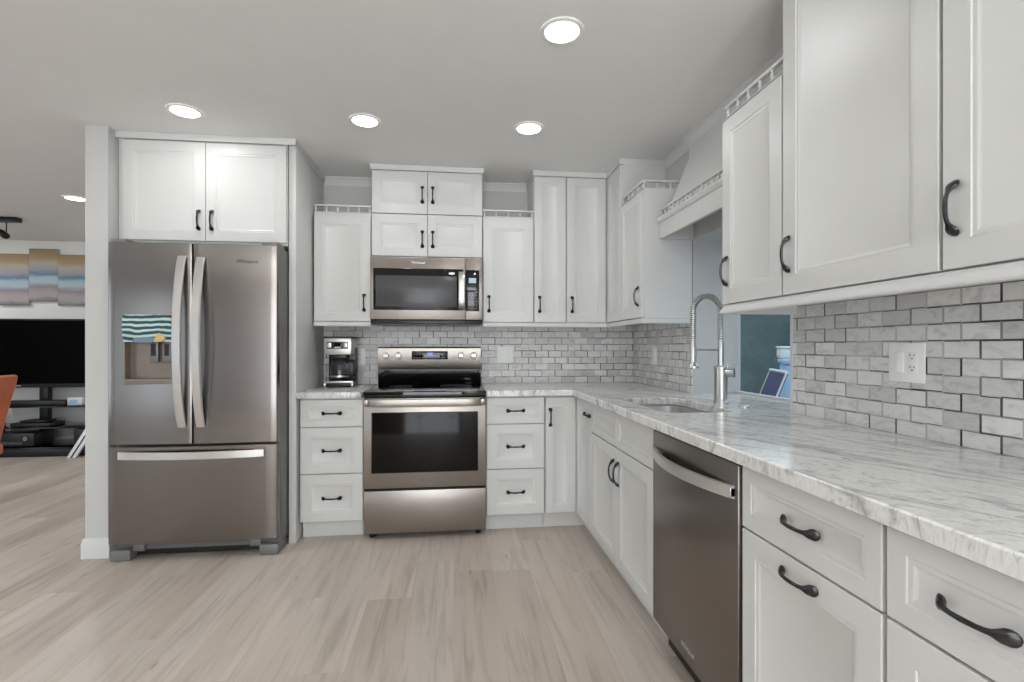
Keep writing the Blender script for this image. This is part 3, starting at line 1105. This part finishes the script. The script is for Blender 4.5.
def bowed_panel(x0, x1, z0, z1, th=.065, n=14, hole=None):
    """front panel following the bow of the whole refrigerator; hole=(x0,x1,z0,z1) leaves an opening"""
    m = MB()
    bm = m.bm
    r = .010
    xs = [x0, x0 + .003, x0 + r] + [x0 + r + (x1 - x0 - 2 * r) * i / n for i in range(1, n)] + [x1 - r, x1 - .003, x1]
    if hole:
        xs = sorted(set([round(q, 5) for q in xs if not (abs(q - hole[0]) < .008 or abs(q - hole[1]) < .008)] + [hole[0], hole[1]]))
    def fy_(x):
        e_ = min(x - x0, x1 - x)
        rr = 0.0
        if e_ < r:
            rr = r - math.sqrt(max(0, r * r - (r - e_) ** 2))
        return bow(x) + rr
    zs = [z0, z0 + .003, z1 - .003, z1]
    if hole:
        zs = [z0, z0 + .003, hole[2], hole[3], z1 - .003, z1]
    nx, nz = len(xs), len(zs)
    def zy(k):
        return .003 if k in (0, nz - 1) else 0.0
    F = [[bm.verts.new((x, fy_(x) + zy(k), z)) for x in xs] for k, z in enumerate(zs)]
    B = [[bm.verts.new((x, th, z)) for x in xs] for z in zs]
    def inhole(i, k):
        return hole and xs[i] >= hole[0] - 1e-6 and xs[i + 1] <= hole[1] + 1e-6 and zs[k] >= hole[2] - 1e-6 and zs[k + 1] <= hole[3] + 1e-6
    for k in range(nz - 1):
        for i in range(nx - 1):
            if inhole(i, k):
                continue
            bm.faces.new((F[k][i], F[k][i + 1], F[k + 1][i + 1], F[k + 1][i]))
            bm.faces.new((B[k][i], B[k + 1][i], B[k + 1][i + 1], B[k][i + 1]))
    for k in range(nz - 1):
        bm.faces.new((F[k][0], F[k + 1][0], B[k + 1][0], B[k][0]))
        bm.faces.new((F[k][-1], B[k][-1], B[k + 1][-1], F[k + 1][-1]))
    for i in range(nx - 1):
        bm.faces.new((F[0][i], B[0][i], B[0][i + 1], F[0][i + 1]))
        bm.faces.new((F[-1][i], F[-1][i + 1], B[-1][i + 1], B[-1][i]))
    if hole:
        i0 = min(range(nx), key=lambda q: abs(xs[q] - hole[0]))
        i1 = min(range(nx), key=lambda q: abs(xs[q] - hole[1]))
        k0, k1 = 2, 3
        for i in range(i0, i1):
            bm.faces.new((F[k0][i], F[k0][i + 1], B[k0][i + 1], B[k0][i]))
            bm.faces.new((F[k1][i], B[k1][i], B[k1][i + 1], F[k1][i + 1]))
        bm.faces.new((F[k0][i0], B[k0][i0], B[k1][i0], F[k1][i0]))
        bm.faces.new((F[k0][i1], F[k1][i1], B[k1][i1], B[k0][i1]))
    return m


def bow_handle(a, b, c, vertical, width=.034, out=.055, n=22):
    """bowed flat bar from a to b (x or z), centred on c"""
    m = MB()
    rings = []
    for k in range(n + 1):
        f = k / n
        s = a + (b - a) * f
        o_ = .012 + out * (1 - (2 * f - 1) ** 2) ** .8
        q = width / 2
        sec = [(-q, .012), (-q, .002), (-q + .003, -.001), (q - .003, -.001), (q, .002), (q, .012)]
        if vertical:
            rings.append([(c + u, bow(c) - o_ + v, s) for u, v in sec])
        else:
            rings.append([(s, bow(s) - o_ + v, c + u) for u, v in sec])
    m.quadstrip(rings)
    for s, sg in ((a, 1), (b, -1)):
        lo, hi = sorted((s, s + sg * .028))
        if vertical:
            m.box(c - .012, c + .012, bow(c) - .014, bow(c) + .004, lo, hi, .002)
        else:
            m.box(lo, hi, bow(s) - .014, bow(s) + .006, c - .012, c + .012, .002)
    return m


SP = -1.443 - fc
dh = (-1.803 - fc, -1.553 - fc, .985, 1.366)
dl = bowed_panel(-HWF, SP - .003, .650, 1.768, hole=dh).obj('door', M_steel_fr, t)
dr = bowed_panel(SP + .003, HWF, .650, 1.768).obj('door', M_steel_fr, t)
fd = bowed_panel(-HWF, HWF, .100, .638).obj('freezer_drawer', M_steel_fr, t)
bow_handle(.745, 1.695, -1.494 - fc, True, .044, .062).obj('handle', M_handle, dl)
bow_handle(.745, 1.690, -1.397 - fc, True, .044, .062).obj('handle', M_handle, dr)
bow_handle(-1.830 - fc, -1.068 - fc, .592, False, .042, .030).obj('handle', M_handle, fd)
text('Whirlpool', .027, M_dlogo, dr, (-1.158 - fc, bow(.28) + .0002, 1.672), (pi / 2, 0, math.atan(2 * .02 * .28 / HWF ** 2)))
MB().box(SP - .004, SP + .004, .014, .064, .655, 1.765).obj('gap_shade', M_bplas, t)  # black strip in the door gap, standing in for its shade
# dispenser
x0, x1, z0, z1 = dh
m = MB()
yb = .062
m.box(x0 + .001, x1 - .001, yb, yb + .01, z0, z1)
m.box(x0 - .004, x0 + .004, .012, yb, z0 - .004, z1 + .004)
m.box(x1 - .004, x1 + .004, .008, yb, z0 - .004, z1 + .004)
dsp = m.obj('dispenser_recess', M_taupe, dl)
MB().box(x0 + .004, x1 - .004, .004, yb, z0 - .002, z0 + .030, .003).obj('drip_tray', M_taupe, dsp)
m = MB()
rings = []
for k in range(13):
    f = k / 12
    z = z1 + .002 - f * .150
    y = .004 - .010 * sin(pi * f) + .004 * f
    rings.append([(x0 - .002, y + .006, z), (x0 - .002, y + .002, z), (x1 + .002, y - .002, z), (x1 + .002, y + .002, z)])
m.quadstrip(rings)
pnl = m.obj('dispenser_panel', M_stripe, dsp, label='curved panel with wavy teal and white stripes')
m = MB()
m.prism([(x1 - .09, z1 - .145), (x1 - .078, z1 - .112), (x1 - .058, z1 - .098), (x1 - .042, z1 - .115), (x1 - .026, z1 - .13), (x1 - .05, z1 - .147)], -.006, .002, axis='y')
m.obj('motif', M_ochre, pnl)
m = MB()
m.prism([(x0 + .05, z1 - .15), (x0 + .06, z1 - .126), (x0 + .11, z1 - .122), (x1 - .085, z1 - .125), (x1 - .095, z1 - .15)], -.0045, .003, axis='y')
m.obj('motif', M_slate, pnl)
for xx in (x0 + .142, x0 + .212):
    pd = MB().box(xx - .025, xx + .025, .026, .040, z1 - .262, z1 - .146, .006).obj('paddle', M_fside, dsp)
    MB().box(xx - .013, xx + .013, .0225, .030, z1 - .225, z1 - .158, .003).obj('nozzle', M_bplas, pd)
# kick plate, feet, hinge covers
MB().box(-HWF + .05, HWF - .05, .10, .16, .012, .098).obj('kick_grille', M_bplas, t)
for s in (-1, 1):
    m = MB()
    xa, xb = sorted((s * (HWF - .002), s * (HWF - .105)))
    m.box(xa, xb, .035, .19, .002, .062, .006)
    m.box(*sorted((s * (HWF - .105), s * (HWF - .165))), .06, .20, .045, .085, .004)
    m.obj('foot', M_fside, t)
    MB().box(*sorted((s * (HWF - .005), s * (HWF - .09))), .03, .16, 1.7685, 1.790, .004).obj('hinge_cover', M_fside, t)

# ------------------------------------------------------------------ dishwasher
t = thing('dishwasher', 'dark stainless dishwasher built in below the marble worktop', 'dishwasher', (.786, DW0, 0), R90)
DWW = .608
MB().box(.003, DWW - .003, .032, .60, .09, .868).obj('tub', M_bplas, t)
d = MB().box(.004, DWW - .004, 0, .030, .118, .862, .003).obj('door', M_steel_dw, t)
MB().box(.004, DWW - .004, .065, .10, .004, .112).obj('kick_plate', M_bplas, t)
m = MB()
rings = []
for k in range(25):
    f = k / 24
    x = .022 + (DWW - .044) * f
    o_ = .010 + .050 * (1 - (2 * f - 1) ** 2)
    rings.append([(x, -o_ + .012, .762), (x, -o_ + .001, .764), (x, -o_ - .001, .781), (x, -o_ + .001, .798), (x, -o_ + .012, .800)])
m.quadstrip(rings)
for x in (.032, DWW - .032):
    m.box(x - .010, x + .010, -.013, .004, .768, .794, .002)
m.obj('handle', M_handle, d)
text('Whirlpool', .022, M_logo, d, (.30, -.0008, .165), (pi / 2, 0, 0))

# ------------------------------------------------------------------ coffee maker
t = thing('coffee_maker', 'black and silver drip coffee maker with glass carafe', 'coffee maker', (-.788, 3.545, .914))
# front at y=0
m = MB()
m.box(-.096, .096, 0, .20, .004, .030, .006)
m.box(-.094, .094, .125, .20, .028, .27, .006)
b_ = m.obj('body', M_bplas, t)
m = MB()
m.box(-.098, .098, -.004, .004, .028, .042, .003)
m.box(-.098, -.084, -.004, .004, .003, .030, .002)
m.box(.084, .098, -.004, .004, .003, .030, .002)
m.obj('base_band', M_handle, b_)
hd = MB().box(-.094, .088, -.002, .20, .222, .338, .008).obj('head', M_handle, t)
pnl = MB().box(-.078, .066, -.0045, .002, .262, .312, .004).obj('control_panel', M_bplas, hd)
for x in (-.060, .048):
    MB().box(x - .014, x + .014, -.0075, 0, .270, .306, .004).obj('button', M_handle, pnl)
MB().box(-.026, .016, -.0055, 0, .281, .304).obj('display', M_bglass, pnl)
MB().box(-.026, .016, -.0055, 0, .269, .275).obj('button_strip', M_handle, pnl)
MB().box(-.098, .108, -.004, .205, .338, .347, .004).obj('lid', M_bplas, hd)
MB().box(-.050, .050, .015, .12, .196, .222, .004).obj('filter_basket', M_bplas, t)
MB().lathe([(.055, .031), (.058, .033), (.058, .036), (.05, .0365)], (-.004, .058, 0), n=28).obj('warming_plate', M_bplas, t)
cf = MB().lathe([(.02, .040), (.050, .040), (.060, .050), (.064, .085), (.064, .125), (.056, .160), (.048, .178), (.046, .178), (.053, .158), (.061, .124), (.061, .086), (.057, .053), (.048, .043), (.02, .043)],
                (-.004, .058, 0), n=32).obj('carafe', M_jug, t)
MB().lathe([(.050, .176), (.052, .180), (.052, .190), (.03, .194), (.002, .194)], (-.004, .058, 0), n=28).obj('carafe_lid', M_bplas, cf)
MB().lathe([(.0645, .068), (.0655, .068), (.0655, .076), (.0645, .076)], (-.004, .058, 0), n=32, cap=False).obj('carafe_band', M_handle, cf)
m = MB()
m.tube([(.045, .045, .176), (.085, .035, .180), (.103, .03, .165), (.108, .03, .12), (.100, .03, .075), (.066, .042, .066)], [.010, .011, .012, .012, .011, .007], 12)
m.obj('carafe_handle', M_bplas, cf)

# ------------------------------------------------------------------ recessed lights
lights = [(.424, 1.94, 'recessed ceiling light highest in the picture, above the dishwasher'),
          (.425, 2.823, 'recessed ceiling light between the microwave and the corner, in front of tall cabinets'),
          (-.488, 2.834, 'recessed ceiling light in front of the cabinets over the microwave'),
          (-1.415, 2.829, 'recessed ceiling light in front of the cabinet over the refrigerator'),
          (-3.161, 4.594, 'recessed ceiling light of the living room, left of the wall end'),
          (-1.42, .55, None), (-3.2, 1.9, None), (-3.2, -.6, None), (-5.75, 5.35, None), (-3.0, 5.5, None), (-4.9, 2.0, None), (-.6, -1.6, None)]  # unlabelled entries are unseen lights added to brighten the rooms
for x, y, lab in lights:
    t = thing('recessed_light', lab or 'added unseen recessed ceiling light brightening the room', 'ceiling light', (x, y, CZ), 0, 'recessed ceiling lights')
    MB().lathe([(.086, -.0005), (.086, -.004), (.080, -.007), (.069, -.007), (.066, -.004), (.066, -.0005)], n=36, cap=False).obj('trim_ring', M_ring, t)
    MB().lathe([(.0665, -.001), (.0665, -.0055), (.03, -.0062), (.001, -.0064)], n=36).obj('lens', M_lens, t)
    L = area('lamp', (0, 0, -.012), (0, 0, 0), .13, .13, (LIVING_POWER if x < -3 and y > 1.5 else LED_POWER), (.97, .985, 1.0), 'DISK', t)

# uplights added out of view to bounce fill light off the ceiling
for x, y, lab in ((-.75, -2.6, 'added black uplight stand for bounce fill, farther to the side'), (.75, -2.7, 'added black uplight stand for bounce fill behind the camera')):
    t = thing('fill_uplight', lab, 'fill light', (x, y, 0), 0, 'added fill uplights')
    MB().lathe([(.14, .001), (.14, .02), (.03, .03), (.002, .03)], n=28).obj('base', M_bplas, t)
    MB().tube([(0, 0, .025), (0, 0, 1.25)], .012, 12).obj('pole', M_bplas, t)
    MB().lathe([(.02, 1.24), (.10, 1.26), (.20, 1.33), (.19, 1.332), (.09, 1.272), (.002, 1.26)], n=32).obj('shade', M_bplas, t)
    area('lamp', (0, 0, 1.32), (pi, 0, 0), .30, .30, UPLIGHT, (.93, .975, 1.0), 'DISK', t)

# ------------------------------------------------------------------ living room
TVY = 6.20
t = thing('television', 'large black flat screen television on the glass stand', 'television', (-4.55, TVY, .73))
MB().box(-.73, .73, 0, .05, 0, .775, .006).obj('case', M_bplas, t)
MB().box(-.712, .712, -.002, .004, .045, .757).obj('screen', M_screen, t)
MB().box(-.33, -.27, -.003, .002, .018, .026).obj('badge', M_logo, t)
t = thing('tv_stand', 'black glass shelf stand with a central post under the television', 'tv stand', (-4.68, TVY, 0))
m = MB()
m.box(-.045, .045, .12, .19, .09, 1.15, .004)
m.box(-.25, .25, .051, .12, .95, 1.05)
m.obj('post', M_bplas, t)
for z, y0 in ((.09, -.27), (.295, -.20), (.525, -.20)):
    MB().box(-.70, .70, y0, .22, z, z + .014, .004).obj('shelf', M_bglass, t)
MB().box(-.68, .68, -.25, .22, .001, .09, .01).obj('base', M_bplas, t)
for s in (-1, 1):
    MB().tube([(s * .45, .16, .09), (s * .45, .16, .53)], .02, 14).obj('leg', M_bplas, t)
b = MB().box(-5.12, -4.27, 6.06, 6.14, .5405, .60, .01).obj('soundbar', M_bplas)
tag(b, 'long black soundbar on the upper glass shelf under the television', 'soundbar')
t = thing('device_box', 'small white and blue box on the right of the upper stand shelf', 'box', (-4.19, 6.08, .5405))
MB().box(-.075, .075, 0, .06, 0, .085, .006).obj('case', M_wplas, t)
MB().box(-.05, .03, -.002, .002, .02, .06).obj('panel', M_lblue, t)
t = thing('media_player', 'slim black media box on the middle stand shelf', 'media player', (-4.60, 6.03, .3105))
MB().box(-.20, .20, 0, .22, 0, .045, .008).obj('case', M_bplas, t)
MB().box(-.13, .13, .03, .2, .045, .07, .01).obj('cover', M_bplas, t)
t = thing('receiver', 'wide black audio receiver on the bottom stand shelf', 'receiver', (-4.73, 5.97, .1055))
MB().box(-.215, .215, 0, .28, .008, .150, .005).obj('case', M_bplas, t)
MB().box(-.20, .10, -.002, .002, .03, .06).obj('display', M_mwglass, t)
MB().lathe([(.024, 0), (.024, -.018), (.02, -.02), (.002, -.02)], (.14, 0, .09), 'y', 20).obj('knob', M_fside, t)
sp = MB().box(-4.13, -4.0, 5.98, 6.18, .1055, .29, .006).obj('speaker_box', M_bplas)
tag(sp, 'black upright speaker box at the right end of the bottom stand shelf', 'speaker')
t = thing('metal_frame', 'chrome metal frame leaning against the right of the television stand', 'metal frame', (-3.95, 5.86, 0))
for o_ in (0, .055):
    m = MB()
    m.quadstrip([[(-.16 + o_, -.012, .001), (-.125 + o_, -.012, .001), (-.125 + o_, .012, .001), (-.16 + o_, .012, .001)],
                 [(.0 + o_, .02, .30), (.035 + o_, .02, .30), (.035 + o_, .044, .30), (.0 + o_, .044, .30)]])
    m.obj('leg', M_handle, t)
MB().tube([(-.02, .04, .28), (.25, .04, .28)], .008, 10).obj('rail', M_handle, t)

# triptych
for x0, x1, z0, z1, mt, lab in ((-5.255, -4.943, 1.672, 2.275, 0, 'left canvas of the three-part seascape above the television'),
                                (-4.940, -4.632, 1.722, 2.340, 1, 'middle canvas of the three-part seascape, hung highest'),
                                (-4.629, -4.317, 1.675, 2.275, 2, 'right canvas of the three-part seascape, next to the wall end')):
    t = thing('canvas_painting', lab, 'painting', (x0, FY - .001, z0), 0, 'three-part seascape')
    MB().box(0, x1 - x0, -.035, 0, 0, z1 - z0, .003).obj('canvas', M_canvas, t)
    MB().box(.0, x1 - x0, -.0365, -.034, .0, z1 - z0).obj('picture', M_art[mt], t)

# track light on the ceiling
t = thing('track_light', 'black track light with swivel spot on the living room ceiling', 'track light', (-4.20, 5.36, CZ))
MB().box(-.62, .02, -.035, .035, -.045, -.001, .004).obj('track', M_bplas, t)
for x in (-.13, -.48):
    h = MB()
    h.tube([(x - .035, 0, -.04), (x - .035, 0, -.15)], .005, 8)
    h.tube([(x + .035, 0, -.04), (x + .035, 0, -.15)], .005, 8)
    yk = h.obj('yoke', M_bplas, t)
    MB().tube([(x - .045, .01, -.125), (x - .015, 0, -.145), (x + .04, -.02, -.178), (x + .058, -.028, -.188)], [.02, .029, .033, .028], 18).obj('spot_head', M_bplas, yk)

# chair at the left edge
t = thing('dining_chair', 'reddish brown wooden chair at the left picture edge', 'chair', (-3.485, 3.87, 0))
# back: curved slab leaning right (towards +x), seat to the left
m = MB()
rings = []
for k in range(13):
    f = k / 12
    z = .42 + .565 * f
    x = .175 + .100 * f + .02 * f * f
    th = .085 - .01 * f
    hw = .20 + .03 * f
    if f > .9:
        th -= .02 * (f - .9) / .1
        hw -= .01 * (f - .9) / .1
    ring_ = []
    for q in range(9):
        yy = -hw + 2 * hw * q / 8
        cv = -.05 * (1 - (yy / hw) ** 2) * 0 + .035 * (yy / hw) ** 2 * 0
        ring_.append((x + cv, yy, z))
    for q in range(8, -1, -1):
        yy = -hw + 2 * hw * q / 8
        ring_.append((x - th, yy, z))
    rings.append(ring_)
m.quadstrip(rings)
o = m.obj('backrest', M_leather, t)
bv = o.modifiers.new('soft', 'BEVEL')
bv.width = .018
bv.segments = 3
bv.limit_method = 'ANGLE'
MB().box(-.30, .18, -.24, .24, .40, .475, .02, 3).obj('seat', M_leather, t)
for x, y in ((-.26, -.2), (-.26, .2), (.10, -.2), (.10, .2)):
    MB().tube([(x, y, .002), (x, y, .405)], [.018, .026], 12).obj('leg', M_leather, t)

# ------------------------------------------------------------------ the lanai outside the window
OX = XW + WT
struct(MB().box(OX, 7.0, -1.5, 9.0, -.16, -.10), 'ground_lanai', M_deck)
struct(MB().box(6.6, 6.8, -1.5, 9.0, -.10, 2.7), 'wall_lanai', M_teal)
struct(MB().box(OX, 6.8, 8.8, 9.0, -.10, 2.7), 'wall_lanai_end', M_teal)
# folding lounge chair seen end-on: navy sling back in a white frame
t = thing('lounge_chair', 'navy blue sling lounge chair outside the window', 'lounge chair', (2.70, 4.20, -.10), radians(-21))
m = MB()
for y in (-.27, .27):
    m.tube([(-.08, y, .42), (.06, y, .78), (.17, y, 1.075)], .008, 10)
    m.tube([(-.08, y, .42), (-.62, y, .40)], .014, 10)
    m.tube([(-.02, y, .40), (-.10, y, .012)], .014, 10)
    m.tube([(-.55, y, .40), (-.50, y, .012)], .014, 10)
m.tube([(.17, -.27, 1.075), (.17, .27, 1.075)], .014, 10)
m.obj('frame', M_wplas, t)
MB().prism([(-.07, .45), (.165, 1.07), (.185, 1.06), (-.045, .44)], -.255, .255, axis='y').obj('sling_back', M_navy, t)
MB().box(-.60, -.07, -.255, .255, .405, .425, .006).obj('sling_seat', M_navy, t)
t = thing('deck_box', 'light blue plastic storage box on the lanai behind the navy lounge chair', 'storage box', (3.98, 5.08, -.10), radians(-30))
MB().box(-.35, .35, -.3, .3, 0.002, 1.10, .03).obj('body', M_lblue, t)
MB().box(-.37, .37, -.32, .32, 1.10, 1.16, .02).obj('lid', M_lblue, t)
t = thing('white_cooler', 'white plastic cooler on top of the light blue box', 'cooler', (3.93, 5.16, 1.0605), radians(-30))
MB().box(-.30, .30, -.22, .22, 0.0, .11, .02).obj('body', M_wplas, t)
MB().box(-.31, .31, -.23, .23, .11, .135, .01).obj('lid', M_wplas, t)
